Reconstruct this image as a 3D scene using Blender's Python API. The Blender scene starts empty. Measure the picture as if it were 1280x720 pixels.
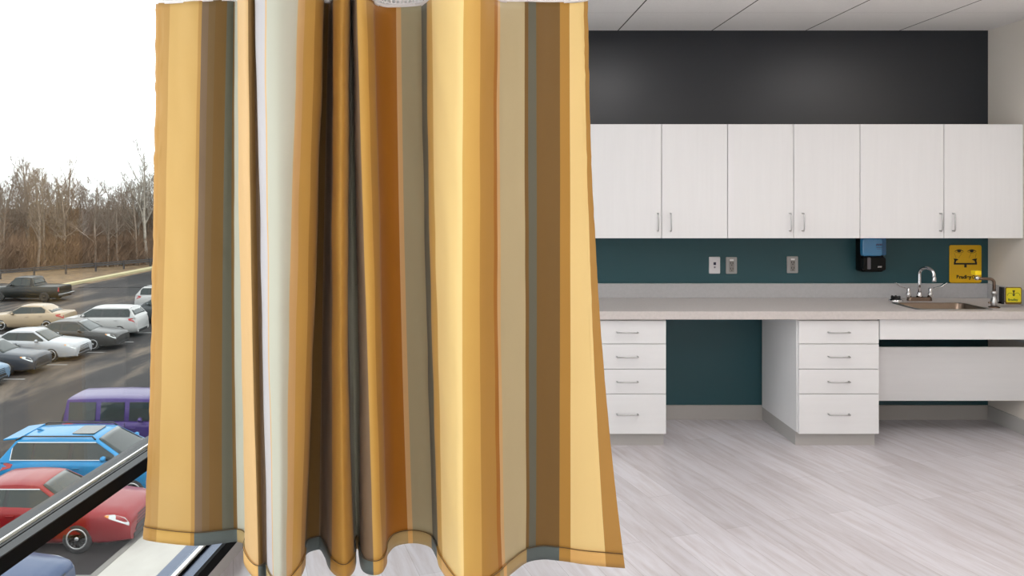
import bpy, bmesh, math, random
from mathutils import Vector, Matrix, noise
C = bpy.context.scene
col = C.collection

# ------------------------------------------------------------------ camera, sky, exposure
CX, CY, F, EYE = 585.0, 240.0, 960.0, 1.614
cam_d = bpy.data.cameras.new('camera'); cam = bpy.data.objects.new('camera', cam_d); col.objects.link(cam)
cam.location = (0, 0, EYE); cam.rotation_euler = (math.pi/2, 0, 0)
cam_d.sensor_width = 36; cam_d.lens = 36*F/1280
cam_d.shift_x = (640-CX)/1280; cam_d.shift_y = -(360-CY)/1280
cam_d.clip_start = 0.05; cam_d.clip_end = 500
C.camera = cam
SKY = 2.9
LAMP = 9.3
w = bpy.data.worlds.new('overcast_sky'); C.world = w; w.use_nodes = True
bg = w.node_tree.nodes['Background']; bg.inputs[0].default_value = (0.95, 0.98, 1.0, 1); bg.inputs[1].default_value = SKY
sun_d = bpy.data.lights.new('veiled_sun', 'SUN'); sun_d.energy = 1.6; sun_d.angle = math.radians(25)
sun_d.color = (1, .96, .9)
sun = bpy.data.objects.new('veiled_sun', sun_d); col.objects.link(sun); sun.rotation_euler = (math.radians(38), math.radians(12), 0)
vs = C.view_settings; vs.view_transform = 'Standard'; vs.look = 'None'; vs.gamma = 1; vs.exposure = 0.0; vs.use_curve_mapping = False
C.cycles.use_denoising = True
C.cycles.max_bounces = 10; C.cycles.transparent_max_bounces = 16
C.cycles.sample_clamp_indirect = 6

# ------------------------------------------------------------------ helpers
def lin(c):
    return tuple((x/255/12.92 if x/255 <= .04045 else ((x/255+.055)/1.055)**2.4) for x in c)
MATS = {}
def mat(name, rgb, rough=.5, metal=0, spec=.5, emis=0, bump=None, vary=None, coat=0):
    """rgb is sRGB 0-255. bump=(scale, strength, stretch); vary=(scale, amount, stretch)"""
    if name in MATS: return MATS[name]
    m = bpy.data.materials.new(name); m.use_nodes = True; nt = m.node_tree
    b = nt.nodes['Principled BSDF']; c = lin(rgb)
    b.inputs['Base Color'].default_value = (*c, 1); b.inputs['Roughness'].default_value = rough
    b.inputs['Metallic'].default_value = metal; b.inputs['Specular IOR Level'].default_value = spec
    if coat: b.inputs['Coat Weight'].default_value = coat; b.inputs['Coat Roughness'].default_value = .05
    if emis: b.inputs['Emission Color'].default_value = (*c, 1); b.inputs['Emission Strength'].default_value = emis
    if bump or vary:
        tc = nt.nodes.new('ShaderNodeTexCoord')
    if vary:
        mp = nt.nodes.new('ShaderNodeMapping'); mp.inputs['Scale'].default_value = vary[2] if len(vary) > 2 else (1, 1, 1)
        nz = nt.nodes.new('ShaderNodeTexNoise'); nz.inputs['Scale'].default_value = vary[0]; nz.inputs['Detail'].default_value = 6
        rp = nt.nodes.new('ShaderNodeValToRGB'); a = vary[1]
        rp.color_ramp.elements[0].position = .3; rp.color_ramp.elements[1].position = .7
        rp.color_ramp.elements[0].color = (*[x*(1-a) for x in c], 1); rp.color_ramp.elements[1].color = (*[min(1, x*(1+a)) for x in c], 1)
        nt.links.new(tc.outputs['Object'], mp.inputs[0]); nt.links.new(mp.outputs[0], nz.inputs[0])
        nt.links.new(nz.outputs[0], rp.inputs[0]); nt.links.new(rp.outputs[0], b.inputs['Base Color'])
    if bump:
        mp = nt.nodes.new('ShaderNodeMapping'); mp.inputs['Scale'].default_value = bump[2] if len(bump) > 2 else (1, 1, 1)
        nz = nt.nodes.new('ShaderNodeTexNoise'); nz.inputs['Scale'].default_value = bump[0]; nz.inputs['Detail'].default_value = 4
        bp = nt.nodes.new('ShaderNodeBump'); bp.inputs['Strength'].default_value = bump[1]; bp.inputs['Distance'].default_value = .01
        nt.links.new(tc.outputs['Object'], mp.inputs[0]); nt.links.new(mp.outputs[0], nz.inputs[0])
        nt.links.new(nz.outputs[0], bp.inputs['Height']); nt.links.new(bp.outputs[0], b.inputs['Normal'])
    MATS[name] = m
    return m

class MB:
    def __init__(s): s.v = []; s.f = []; s.mi = []; s.sm = []
    def add(s, vs_, fs, mi=0, smooth=False):
        o = len(s.v); s.v += [tuple(p) for p in vs_]
        for f in fs: s.f.append(tuple(o+i for i in f)); s.mi.append(mi); s.sm.append(smooth)
        return s
    def box(s, x0, x1, y0, y1, z0, z1, mi=0, M=None):
        p = [Vector((x, y, z)) for z in (z0, z1) for y in (y0, y1) for x in (x0, x1)]
        if M: p = [M @ q for q in p]
        return s.add(p, [(0,2,3,1), (4,5,7,6), (0,1,5,4), (2,6,7,3), (0,4,6,2), (1,3,7,5)], mi)
    def prism(s, poly, fn0, fn1, mi=0, smooth=False):
        """poly of 2D points; fn maps 2D -> 3D for the two caps"""
        n = len(poly); a = [fn0(p) for p in poly]; b = [fn1(p) for p in poly]
        return s.add(a+b, [tuple(range(n))[::-1], tuple(range(n, 2*n))] + [(i, (i+1) % n, n+(i+1) % n, n+i) for i in range(n)], mi, smooth)
    def tube(s, pts, r, n=10, mi=0, cap=True):
        pts = [Vector(p) for p in pts]; rs = r if isinstance(r, (list, tuple)) else [r]*len(pts)
        o = len(s.v); up = None
        for i, p in enumerate(pts):
            t = (pts[min(i+1, len(pts)-1)]-pts[max(i-1, 0)]).normalized()
            if up is None:
                up = Vector((0, 0, 1)) if abs(t.z) < .9 else Vector((1, 0, 0))
            a = t.cross(up).normalized(); up = a.cross(t).normalized()
            for k in range(n):
                an = 2*math.pi*k/n; s.v.append(tuple(p+rs[i]*(math.cos(an)*a+math.sin(an)*up)))
        for i in range(len(pts)-1):
            for k in range(n):
                k2 = (k+1) % n
                s.f.append((o+i*n+k, o+i*n+k2, o+(i+1)*n+k2, o+(i+1)*n+k)); s.mi.append(mi); s.sm.append(True)
        if cap:
            s.f.append(tuple(o+k for k in range(n))[::-1]); s.mi.append(mi); s.sm.append(False)
            e = o+(len(pts)-1)*n; s.f.append(tuple(e+k for k in range(n))); s.mi.append(mi); s.sm.append(False)
        return s
    def lathe(s, prof, c=(0, 0, 0), axis='Z', n=24, mi=0):
        """prof: list of (radius, height)"""
        o = len(s.v)
        for (r, h) in prof:
            for k in range(n):
                a = 2*math.pi*k/n; u, v_ = r*math.cos(a), r*math.sin(a)
                p = {'Z': (u, v_, h), 'Y': (u, h, v_), 'X': (h, u, v_)}[axis]
                s.v.append((p[0]+c[0], p[1]+c[1], p[2]+c[2]))
        for i in range(len(prof)-1):
            for k in range(n):
                k2 = (k+1) % n
                s.f.append((o+i*n+k, o+i*n+k2, o+(i+1)*n+k2, o+(i+1)*n+k)); s.mi.append(mi); s.sm.append(True)
        for i, rev in ((0, True), (len(prof)-1, False)):
            if prof[i][0] > 1e-6:
                q = tuple(o+i*n+k for k in range(n)); s.f.append(q[::-1] if rev else q); s.mi.append(mi); s.sm.append(False)
        return s
    def mesh(s, name, mats):
        me = bpy.data.meshes.new(name); me.from_pydata(s.v, [], s.f)
        for m in (mats if isinstance(mats, (list, tuple)) else [mats]): me.materials.append(m)
        me.polygons.foreach_set('material_index', s.mi); me.polygons.foreach_set('use_smooth', s.sm)
        bm = bmesh.new(); bm.from_mesh(me); bmesh.ops.remove_doubles(bm, verts=bm.verts, dist=1e-6)
        bmesh.ops.recalc_face_normals(bm, faces=bm.faces); bm.to_mesh(me); bm.free(); me.update()
        return me
    def build(s, name, mats, parent=None, bevel=0, seg=2, loc=None):
        o = bpy.data.objects.new(name, s.mesh(name, mats)); col.objects.link(o)
        if parent: o.parent = parent
        if loc: o.location = loc
        if bevel:
            b = o.modifiers.new('bevel', 'BEVEL'); b.width = bevel; b.segments = seg; b.limit_method = 'ANGLE'; b.angle_limit = math.radians(40)
        return o
def tag(o, label=None, cat=None, group=None, kind=None):
    if label: o['label'] = label
    if cat: o['category'] = cat
    if group: o['group'] = group
    if kind: o['kind'] = kind
    return o
def empty(name, loc=(0, 0, 0), rz=0, label=None, cat=None, group=None):
    o = bpy.data.objects.new(name, None); col.objects.link(o); o.location = loc; o.rotation_euler = (0, 0, rz); o.empty_display_size = .1
    return tag(o, label, cat, group)
def struct(o, label=None, cat=None): return tag(o, label, cat, None, 'structure')
def rrect(x0, x1, y0, y1, r, n=4):
    out = []
    for (cx, cy, a0) in ((x1-r, y1-r, 0), (x0+r, y1-r, 90), (x0+r, y0+r, 180), (x1-r, y0+r, 270)):
        for k in range(n+1):
            a = math.radians(a0+90*k/n); out.append((cx+r*math.cos(a), cy+r*math.sin(a)))
    return out
def text_mesh(name, txt, size, m, parent, loc, bold=0, depth=.001):
    cu = bpy.data.curves.new(name, 'FONT'); cu.body = txt; cu.size = size; cu.align_x = 'CENTER'; cu.align_y = 'CENTER'
    cu.offset = bold; cu.extrude = depth
    t = bpy.data.objects.new('tmp', cu); col.objects.link(t)
    dg = bpy.context.evaluated_depsgraph_get(); dg.update()
    me = bpy.data.meshes.new_from_object(t.evaluated_get(dg)); bpy.data.objects.remove(t); bpy.data.curves.remove(cu)
    me.materials.clear(); me.materials.append(m); me.name = name
    me.transform(Matrix.Rotation(math.pi/2, 4, 'X'))
    o = bpy.data.objects.new(name, me); col.objects.link(o); o.parent = parent; o.location = loc
    return o
def curve_pts(P, n):
    """Catmull-Rom through tuples; returns list of (t, tuple)"""
    out = []
    for i in range(len(P)-1):
        p0 = P[max(i-1, 0)]; p1 = P[i]; p2 = P[i+1]; p3 = P[min(i+2, len(P)-1)]
        for k in range(n if i < len(P)-2 else n+1):
            u = k/n
            out.append((i+u, tuple(.5*((2*b)+(c-a)*u+(2*a-5*b+4*c-d)*u*u+(3*b-a-3*c+d)*u**3) for a, b, c, d in zip(p0, p1, p2, p3))))
    return out

# ------------------------------------------------------------------ interior materials
white_lam = mat('white_laminate', (228, 228, 229), .42, spec=.4, vary=(3, .012, (14, 14, .8)))
white_lam_h = mat('white_laminate_drawer', (228, 228, 229), .42, spec=.4, vary=(3, .012, (.8, 14, 14)))
carcass_m = mat('white_melamine', (205, 205, 203), .5)
gap_m = mat('cabinet_edge', (130, 128, 126), .6)
counter_m = mat('greige_laminate', (203, 196, 193), .33, spec=.5, vary=(60, .05))
splash_m = mat('grey_laminate', (178, 178, 180), .38, vary=(60, .04))
steel = mat('brushed_steel', (140, 124, 110), .3, metal=1, bump=(80, .08, (1, 20, 1)))
chrome = mat('chrome', (225, 225, 228), .08, metal=1)
nickel = mat('satin_nickel', (190, 190, 190), .3, metal=1)
bronze = mat('tarnished_brass', (128, 110, 98), .25, metal=1)
black_pl = mat('black_plastic', (14, 14, 16), .35)
rubber = mat('grey_rubber_base', (180, 177, 174), .5)
teal = mat('teal_wall_paint', (36, 78, 86), .42, spec=.45)
charcoal = mat('charcoal_wall_paint', (31, 36, 43), .33, spec=.55)
offwhite = mat('warm_white_paint', (222, 214, 204), .6)
ceil_white = mat('ceiling_paint', (215, 212, 208), .8)
yellow = mat('yellow_sign', (226, 178, 14), .4)
yellow_b = mat('yellow_cap', (250, 215, 20), .4)
ink = mat('black_ink', (18, 18, 14), .5)
alum_dark = mat('black_anodised_aluminium', (8, 8, 9), .6, spec=.06)
alum_grey = mat('grey_anodised_aluminium', (38, 39, 42), .55, metal=.15)
alum_ledge = mat('sky_tinted_aluminium', (70, 80, 100), .22, metal=.7)  # blue of the reflected sky is put into the ledge's base colour
alum_white = mat('bright_glazing_bead', (235, 235, 232), .3)

# ------------------------------------------------------------------ room shell
D, RX, CEIL = 5.45, 3.69, 2.76
YB = -3.2                      # rear wall behind the camera
def WX(Y, dl=0): return -1.40+.09*Y+dl        # the window wall runs at a slight angle
def floor_material():
    m = bpy.data.materials.new('pale_vinyl_planks'); m.use_nodes = True; nt = m.node_tree; L = nt.links.new
    b = nt.nodes['Principled BSDF']; b.inputs['Roughness'].default_value = .34; b.inputs['Specular IOR Level'].default_value = .45
    tc = nt.nodes.new('ShaderNodeTexCoord'); mp = nt.nodes.new('ShaderNodeMapping')
    mp.inputs['Rotation'].default_value = (0, 0, math.radians(-(90+17)))
    L(tc.outputs['Object'], mp.inputs[0])
    br = nt.nodes.new('ShaderNodeTexBrick'); br.inputs['Scale'].default_value = 1
    br.inputs['Brick Width'].default_value = 1.2; br.inputs['Row Height'].default_value = .15; br.inputs['Mortar Size'].default_value = .0012
    br.offset = .37; br.inputs['Color1'].default_value = (*lin((218, 215, 220)), 1); br.inputs['Color2'].default_value = (*lin((204, 200, 204)), 1)
    br.inputs['Mortar'].default_value = (*lin((182, 177, 178)), 1); br.inputs['Bias'].default_value = 0
    L(mp.outputs[0], br.inputs[0])
    m2 = nt.nodes.new('ShaderNodeMapping'); m2.inputs['Scale'].default_value = (1.2, 11, 1)
    L(mp.outputs[0], m2.inputs[0])
    nz = nt.nodes.new('ShaderNodeTexNoise'); nz.inputs['Scale'].default_value = 2.2; nz.inputs['Detail'].default_value = 9; nz.inputs['Roughness'].default_value = .62; nz.inputs['Distortion'].default_value = .6
    L(m2.outputs[0], nz.inputs[0])
    rp = nt.nodes.new('ShaderNodeValToRGB'); rp.color_ramp.elements[0].position = .34; rp.color_ramp.elements[1].position = .6
    rp.color_ramp.elements[0].color = (*lin((234, 229, 226)), 1); rp.color_ramp.elements[1].color = (1, 1, 1, 1)
    L(nz.outputs[0], rp.inputs[0])
    mx = nt.nodes.new('ShaderNodeMix'); mx.data_type = 'RGBA'; mx.blend_type = 'MULTIPLY'; mx.inputs[0].default_value = 1
    L(br.outputs[0], mx.inputs[6]); L(rp.outputs[0], mx.inputs[7]); L(mx.outputs[2], b.inputs['Base Color'])
    return m
def ceiling_material():
    m = bpy.data.materials.new('ceiling_tiles'); m.use_nodes = True; nt = m.node_tree; L = nt.links.new
    b = nt.nodes['Principled BSDF']; b.inputs['Roughness'].default_value = .85
    tc = nt.nodes.new('ShaderNodeTexCoord'); sp = nt.nodes.new('ShaderNodeSeparateXYZ'); L(tc.outputs['Object'], sp.inputs[0])
    def line(sock, x0, step, wd):
        a = nt.nodes.new('ShaderNodeMath'); a.operation = 'SUBTRACT'; a.inputs[1].default_value = x0-wd/2; L(sock, a.inputs[0])
        c = nt.nodes.new('ShaderNodeMath'); c.operation = 'FLOORED_MODULO'; c.inputs[1].default_value = step; L(a.outputs[0], c.inputs[0])
        d = nt.nodes.new('ShaderNodeMath'); d.operation = 'LESS_THAN'; d.inputs[1].default_value = wd; L(c.outputs[0], d.inputs[0])
        return d.outputs[0]
    l1 = line(sp.outputs[0], 1.731, .666, .009); l2 = line(sp.outputs[1], 4.91, 1.22, .006)
    nz = nt.nodes.new('ShaderNodeTexNoise'); nz.inputs['Scale'].default_value = 90; nz.inputs['Detail'].default_value = 3
    L(tc.outputs['Object'], nz.inputs[0])
    rp = nt.nodes.new('ShaderNodeValToRGB'); rp.color_ramp.elements[0].color = (*lin((226, 224, 222)), 1); rp.color_ramp.elements[1].color = (*lin((238, 236, 234)), 1)
    L(nz.outputs[0], rp.inputs[0])
    m2 = nt.nodes.new('ShaderNodeMix'); m2.data_type = 'RGBA'; L(l2, m2.inputs[0]); L(rp.outputs[0], m2.inputs[6]); m2.inputs[7].default_value = (*lin((205, 203, 200)), 1)
    m1 = nt.nodes.new('ShaderNodeMix'); m1.data_type = 'RGBA'; L(l1, m1.inputs[0]); L(m2.outputs[2], m1.inputs[6]); m1.inputs[7].default_value = (*lin((60, 58, 56)), 1)
    L(m1.outputs[2], b.inputs['Base Color'])
    return m
def plan_slab(z0, z1, dl=-.09):
    poly = [(WX(YB-.2, dl), YB-.2), (RX+.2, YB-.2), (RX+.2, D+.2), (WX(D+.2, dl), D+.2)]
    return MB().prism(poly, lambda p: (p[0], p[1], z0), lambda p: (p[0], p[1], z1))
struct(plan_slab(-.3, 0).build('floor', floor_material()), 'pale grey wood plank floor')
struct(plan_slab(CEIL, CEIL+.25).build('ceiling', ceiling_material()), 'white panelled ceiling with thin dark joints')
zs = 2.02
b = MB(); xl = WX(D, -.07)
b.box(xl, RX, D, D+.15, 0, zs, 0); b.box(xl, RX, D, D+.15, zs, CEIL, 1)
struct(b.build('wall_back', [teal, charcoal]), 'dark accent wall behind the cabinets')
struct(MB().box(RX, RX+.15, YB, D+.15, 0, CEIL).build('wall_right', offwhite), 'warm white side wall beside the sink')
struct(MB().box(WX(YB, -.09), RX+.15, YB-.15, YB, 0, CEIL).build('wall_rear', offwhite))
# window wall: pier towards the back wall, pier behind the camera, header
def wprism(mb, Y0, Y1, d0, d1, z0, z1, mi=0):
    return mb.prism([(WX(Y0, d0), Y0), (WX(Y0, d1), Y0), (WX(Y1, d1), Y1), (WX(Y1, d0), Y1)], lambda p: (p[0], p[1], z0), lambda p: (p[0], p[1], z1), mi)
GY0, GY1, GTOP = -2.3, 4.30, 2.66
b = MB(); wprism(b, YB, GY0, -.09, .05, 0, CEIL); wprism(b, GY1, D, -.09, .05, 0, CEIL); wprism(b, GY0, GY1, -.09, .05, GTOP, CEIL)
struct(b.build('wall_left', offwhite), 'white wall around the tall window')
struct(wprism(MB(), YB-.2, D+.2, -.09, 0, -6.6, -.3).build('wall_facade', mat('outer_wall', (150, 145, 140), .8)))
# baseboards
struct(MB().prism([(0, 0), (.008, 0), (.006, .1), (0, .103)], lambda p: (.62, D-p[0], p[1]), lambda p: (RX, D-p[0], p[1])).build('baseboard_back', rubber))
struct(MB().prism([(0, 0), (.008, 0), (.006, .1), (0, .103)], lambda p: (RX-p[0], YB, p[1]), lambda p: (RX-p[0], D-.009, p[1])).build('baseboard_right', rubber))

# window_1: sill frame, transom, jambs, two rows of glass
glass = bpy.data.materials.new('window_glass'); glass.use_nodes = True
nt = glass.node_tree; nt.nodes.clear(); L = nt.links.new
out = nt.nodes.new('ShaderNodeOutputMaterial'); tr = nt.nodes.new('ShaderNodeBsdfTransparent'); tr.inputs[0].default_value = (.97, .985, .98, 1)
gl = nt.nodes.new('ShaderNodeBsdfGlossy'); gl.inputs['Roughness'].default_value = .01
lw = nt.nodes.new('ShaderNodeLayerWeight'); lw.inputs[0].default_value = .5
pw = nt.nodes.new('ShaderNodeMath'); pw.operation = 'POWER'; pw.inputs[1].default_value = 4; L(lw.outputs['Facing'], pw.inputs[0])
fr = nt.nodes.new('ShaderNodeMath'); fr.operation = 'MULTIPLY_ADD'; fr.inputs[1].default_value = .4; fr.inputs[2].default_value = .014; L(pw.outputs[0], fr.inputs[0])
mx = nt.nodes.new('ShaderNodeMixShader'); L(fr.outputs[0], mx.inputs[0]); L(tr.outputs[0], mx.inputs[1]); L(gl.outputs[0], mx.inputs[2]); L(mx.outputs[0], out.inputs[0])
win = struct(empty('window_1', (WX(1, 0), 1, 0)), 'tall aluminium framed window looking over the parking lot')
def wp(o): o.parent = win; o.matrix_parent_inverse = Matrix.Translation(-win.location); return o
b = MB()
wprism(b, GY0, GY1, -.085, .072, .075, .118, 2)            # ledge
wprism(b, GY0, GY1, -.088, .066, 0, .075, 1)               # curb below
wprism(b, GY0, GY1, .060, .076, .070, .1185, 0)            # dark nosing
wprism(b, GY0, GY1, -.012, .006, .118, .135, 3)            # glazing bead
wprism(b, GY0, GY1, .006, .012, .118, .126, 0)
wp(b.build('sill_frame', [alum_dark, rubber, alum_ledge, alum_white]))
b = MB()
wprism(b, GY0, GY1, -.072, .046, .646, .690, 0)
wprism(b, GY0, GY1, -.070, -.026, .690, .693, 1)
wprism(b, GY0, GY1, -.016, -.0095, .690, .699, 2)
wprism(b, GY0, GY1, -.003, .007, .690, .693, 1)
wprism(b, GY0, GY1, .013, .0455, .690, .6935, 1)
wp(b.build('transom', [alum_dark, alum_grey, alum_white]))
for Y in (GY0, -.55, 1.15, GY1-.05):
    wp(wprism(MB(), Y, Y+.05, -.08, .05, .118, GTOP).build('jamb', alum_dark))
wp(wprism(MB(), GY0, GY1, -.08, .05, GTOP-.05, GTOP).build('head_frame', alum_dark))
wp(wprism(MB(), GY0, GY1, -.008, -.002, .13, .66).build('lower_pane', glass))
wp(wprism(MB(), GY0, GY1, -.008, -.002, .68, GTOP-.03).build('upper_pane', glass))

# ceiling lights (out of frame; back pair follows wall glow, rest added as fill)
frame_m = mat('light_frame', (225, 225, 225), .5)
for i, (lx, ly) in enumerate(((1.26, 3.3), (3.25, 3.3), (.35, .9), (2.3, .9), (.35, -1.5), (2.3, -1.5))):
    names = ['nearest the middle of the back wall', 'nearest the sink corner', 'added ahead of the curtain by the window', 'added over the middle of the room',
             'added at the rear by the window', 'added at the rear of the room']
    t = empty('unseen_ceiling_light', (lx, ly, CEIL), 0, 'unseen flat white ceiling light panel '+names[i], 'light', 'unseen ceiling light panels')
    b = MB()
    for (x0, x1, y0, y1) in ((-.31, .31, -.61, -.58), (-.31, .31, .58, .61), (-.31, -.28, -.58, .58), (.28, .31, -.58, .58)): b.box(x0, x1, y0, y1, -.025, 0)
    b.build('frame', frame_m, t)
    MB().box(-.28, .28, -.58, .58, -.015, -.003).build('diffuser', mat('lit_diffuser_%d' % i, (255, 251, 249), .5, emis=LAMP*(1.15, .8, 1.15, .85, 1.25, .75)[i]), t)

# ------------------------------------------------------------------ cabinets
def bar_pull(parent, c, length, vertical, out=.028, r=.0045):
    """wire pull standing off the front at c (front face faces -Y)"""
    x, y, z = c; h = length/2; pts = []
    for (a, o_) in ((-h, 0), (-h, out*.75), (-h+.008, out), (h-.008, out), (h, out*.75), (h, 0)):
        pts.append((x, y-o_, z+a) if vertical else (x+a, y-o_, z))
    return MB().tube(pts, r, 8).build('handle', nickel, parent)
FU = 5.10        # front plane of the upper doors
def wall_cabinet(x0, x1, xm, label, hx, last=False):
    zb, zt = 1.306, 2.066
    t = empty('wall_cabinet', ((x0+x1)/2, D, zb), 0, label, 'cabinet', 'white wall cabinets in a row')
    t_l = t.location
    b = MB().box(x0-t_l.x, x1-t_l.x, FU+.02-D, -.001, 0, zt-zb)
    b.build('body', carcass_m, t)
    g = .0022
    for (a, c, hp) in ((x0, xm, hx[0]), (xm, x1, hx[1])):
        d = MB().box(a+g-t_l.x, c-g-t_l.x, FU-D, FU+.0195-D, .001, zt-zb-.002).build('door', white_lam, t, .0015)
        bar_pull(d, (hp-t_l.x, FU-D, .108), .115, True)
wall_cabinet(.80, 1.724, 1.286, 'white two door wall cabinet beside the curtain, first of the row of three', (1.259, 1.344))
wall_cabinet(1.724, 2.604, 2.163, 'white two door wall cabinet in the middle of the row above the outlets', (2.136, 2.221))
wall_cabinet(2.604, RX-.002, 3.161, 'white wall cabinet with the widest doors, above the sink against the side wall', (3.134, 3.219))

FD = 4.85        # front plane of the drawers
ZD = [(.801, .656), (.652, .497), (.493, .341), (.337, .086)]
def drawer_cabinet(x0, x1, label):
    t = empty('drawer_cabinet', ((x0+x1)/2, 5.15, 0), 0, label, 'cabinet', 'white drawer cabinets under the worktop')
    ox, oy = t.location.x, t.location.y; xa, xb = x0-ox, x1-ox
    MB().box(xa, xb, FD+.02-oy, D-.010-oy, .092, .812).build('carcass', white_lam, t, .001)
    MB().box(xa+.004, xb-.006, FD+.045-oy, D-.010-oy, 0, .0915).build('toe_kick', rubber, t)
    for (zt, zb) in ZD:
        d = MB().box(xa+.008, xb-.002, FD-oy, FD+.0195-oy, zb, zt).build('drawer', white_lam_h, t, .0015)
        bar_pull(d, ((xa+xb)/2-.0, FD-oy, (zt+zb)/2+(.0 if zt-zb < .2 else -.0)), .13, False)
drawer_cabinet(.757, 1.2525, 'white four drawer cabinet half hidden by the curtain')
drawer_cabinet(2.082, 2.597, 'white four drawer cabinet between the knee space and the sink')

# sink cabinet: apron and sloping knee panel
t = empty('sink_cabinet', (3.14, 5.15, 0), 0, 'white sink front with apron and sloping knee panel below the worktop', 'cabinet')
ox, oy = 3.14, 5.15
MB().box(2.602-ox, RX-.003-ox, FD+.0-oy, FD+.02-oy, .682, .811).build('apron', white_lam_h, t, .0015)
MB().prism([(4.955-oy, .613), (4.972-oy, .613), (5.087-oy, .236), (5.070-oy, .236)], lambda p: (2.600-ox, p[0], p[1]), lambda p: (RX-.004-ox, p[0], p[1])).build('knee_panel', white_lam_h, t)
for x0 in (2.6005-ox, RX-.03-ox): MB().box(x0, x0+.018, 4.99-oy, D-.012-oy, .62, .80).build('support_bracket', carcass_m, t)

# worktop with a hole for the sink
SX0, SX1, SY0, SY1 = 2.875, 3.335, 4.90, 5.185
wt = empty('countertop', (2.2, 5.15, .812), 0, 'long greige laminate worktop with backsplash along the dark wall', 'countertop')
ox, oy, oz = wt.location; X0, X1, Y0, Y1 = .74, RX-.002, 4.82, D-.002
b = MB(); gy = [Y0, SY0, SY1, Y1]; gx = [X0, SX0, SX1, X1]
vid = {}; vv = []
for k, z in enumerate((.813, .864)):
    for j in range(4):
        for i in range(4): vid[i, j, k] = len(vv); vv.append((gx[i]-ox, gy[j]-oy, z-oz))
ff = []
for j in range(3):
    for i in range(3):
        if i == 1 and j == 1: continue
        for k in (0, 1): ff.append((vid[i, j, k], vid[i+1, j, k], vid[i+1, j+1, k], vid[i, j+1, k]))
for i in range(3):
    ff.append((vid[i, 0, 0], vid[i+1, 0, 0], vid[i+1, 0, 1], vid[i, 0, 1])); ff.append((vid[i, 3, 0], vid[i+1, 3, 0], vid[i+1, 3, 1], vid[i, 3, 1]))
    ff.append((vid[0, i, 0], vid[0, i+1, 0], vid[0, i+1, 1], vid[0, i, 1])); ff.append((vid[3, i, 0], vid[3, i+1, 0], vid[3, i+1, 1], vid[3, i, 1]))
for (a, c) in (((1, 1), (2, 1)), ((2, 1), (2, 2)), ((2, 2), (1, 2)), ((1, 2), (1, 1))):
    ff.append((vid[a[0], a[1], 0], vid[c[0], c[1], 0], vid[c[0], c[1], 1], vid[a[0], a[1], 1]))
b.add(vv, ff); b.build('slab', counter_m, wt, .003)
MB().box(X0-ox, X1-ox, D-.022-oy, D-.002-oy, .8642-oz, .967-oz).build('backsplash', splash_m, wt, .002)
MB().box(X1-.019-ox, X1-ox, Y0-oy, D-.0225-oy, .8642-oz, .967-oz).build('side_splash', splash_m, wt, .002)

# sink
sk = empty('sink', ((SX0+SX1)/2, (SY0+SY1)/2, .864), 0, 'rectangular stainless steel sink set into the worktop', 'sink')
hx, hy = (SX1-SX0)/2, (SY1-SY0)/2
rings = []
for (ins, z, r) in ((-.018, .001, .03), (-.016, .004, .03), (.004, .0035, .045), (.010, -.004, .045), (.016, -.13, .05), (.045, -.152, .05)):
    rings.append([(x, y, z) for (x, y) in rrect(-hx+ins, hx-ins, -hy+ins, hy-ins, r, 6)])
b = MB(); n = len(rings[0]); vv = [p for r_ in rings for p in r_]
ff = [(i*n+k, i*n+(k+1) % n, (i+1)*n+(k+1) % n, (i+1)*n+k) for i in range(2, len(rings)-1) for k in range(n)]
ff.append(tuple((len(rings)-1)*n+k for k in range(n)))
b.add(vv, ff, 0, True); b.build('basin', steel, sk)
b = MB(); vv = [p for r_ in rings[:3] for p in r_]; ff = [(i*n+k, i*n+(k+1) % n, (i+1)*n+(k+1) % n, (i+1)*n+k) for i in range(2) for k in range(n)]
b.add(vv, ff, 0, True); b.build('rim', nickel, sk)
MB().lathe([(.0, -.147), (.03, -.147), (.042, -.150), (.045, -.1515)], n=24).build('drain', chrome, sk)

# faucet: gooseneck spout with two wing handles
fx, fy, fz = 3.115, 5.30, .864
fc = empty('faucet', (fx, fy, fz), 0, 'chrome gooseneck faucet with two blade handles behind the sink', 'faucet')
MB().prism(rrect(-.085, .085, -.024, .024, .022, 5), lambda p: (p[0], p[1], 0), lambda p: (p[0]*.95, p[1]*.9, .026)).build('base', bronze, fc, .003)
MB().lathe([(.02, .026), (.02, .04), (.014, .052), (.0115, .06)], n=20).build('collar', chrome, fc)
pts = [(0, 0, .05), (0, 0, .12), (0, 0, .185)]
for k in range(1, 12):
    a = math.pi*k/11; pts.append((.055*(1-math.cos(a))*.30, -.055*(1-math.cos(a)), .185+.048*math.sin(a)))
pts.append((.034, -.11, .165))
sp = MB().tube(pts, .0115, 14).build('spout', chrome, fc)
MB().lathe([(.0125, .143), (.0135, .150), (.0135, .168), (.012, .175)], (.034, -.111, 0), n=16).build('aerator', chrome, sp)
for s in (-1, 1):
    h = MB().lathe([(.019, .026), (.017, .05), (.011, .06), (.011, .082), (.006, .088)], (s*.075, 0, 0), n=16).build('handle', chrome, fc)
    x = s*.075
    pts = [(x, 0, .078), (x+s*.03, -.01, .086), (x+s*.065, -.014, .096), (x+s*.10, -.016, .122)]
    bb = MB(); o = []
    for i, p in enumerate(pts):
        wd = (.006, .008, .010, .012)[i]; o += [(p[0], p[1]-wd, p[2]), (p[0], p[1]+wd, p[2]), (p[0], p[1]+wd, p[2]+.007), (p[0], p[1]-wd, p[2]+.007)]
    fs = [(0, 1, 2, 3), (12, 15, 14, 13)]
    for i in range(3):
        for k in range(4): fs.append((4*i+k, 4*i+(k+1) % 4, 4*i+4+(k+1) % 4, 4*i+4+k))
    bb.add(o, fs, 0, True); bb.build('blade', chrome, h, .002)
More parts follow.
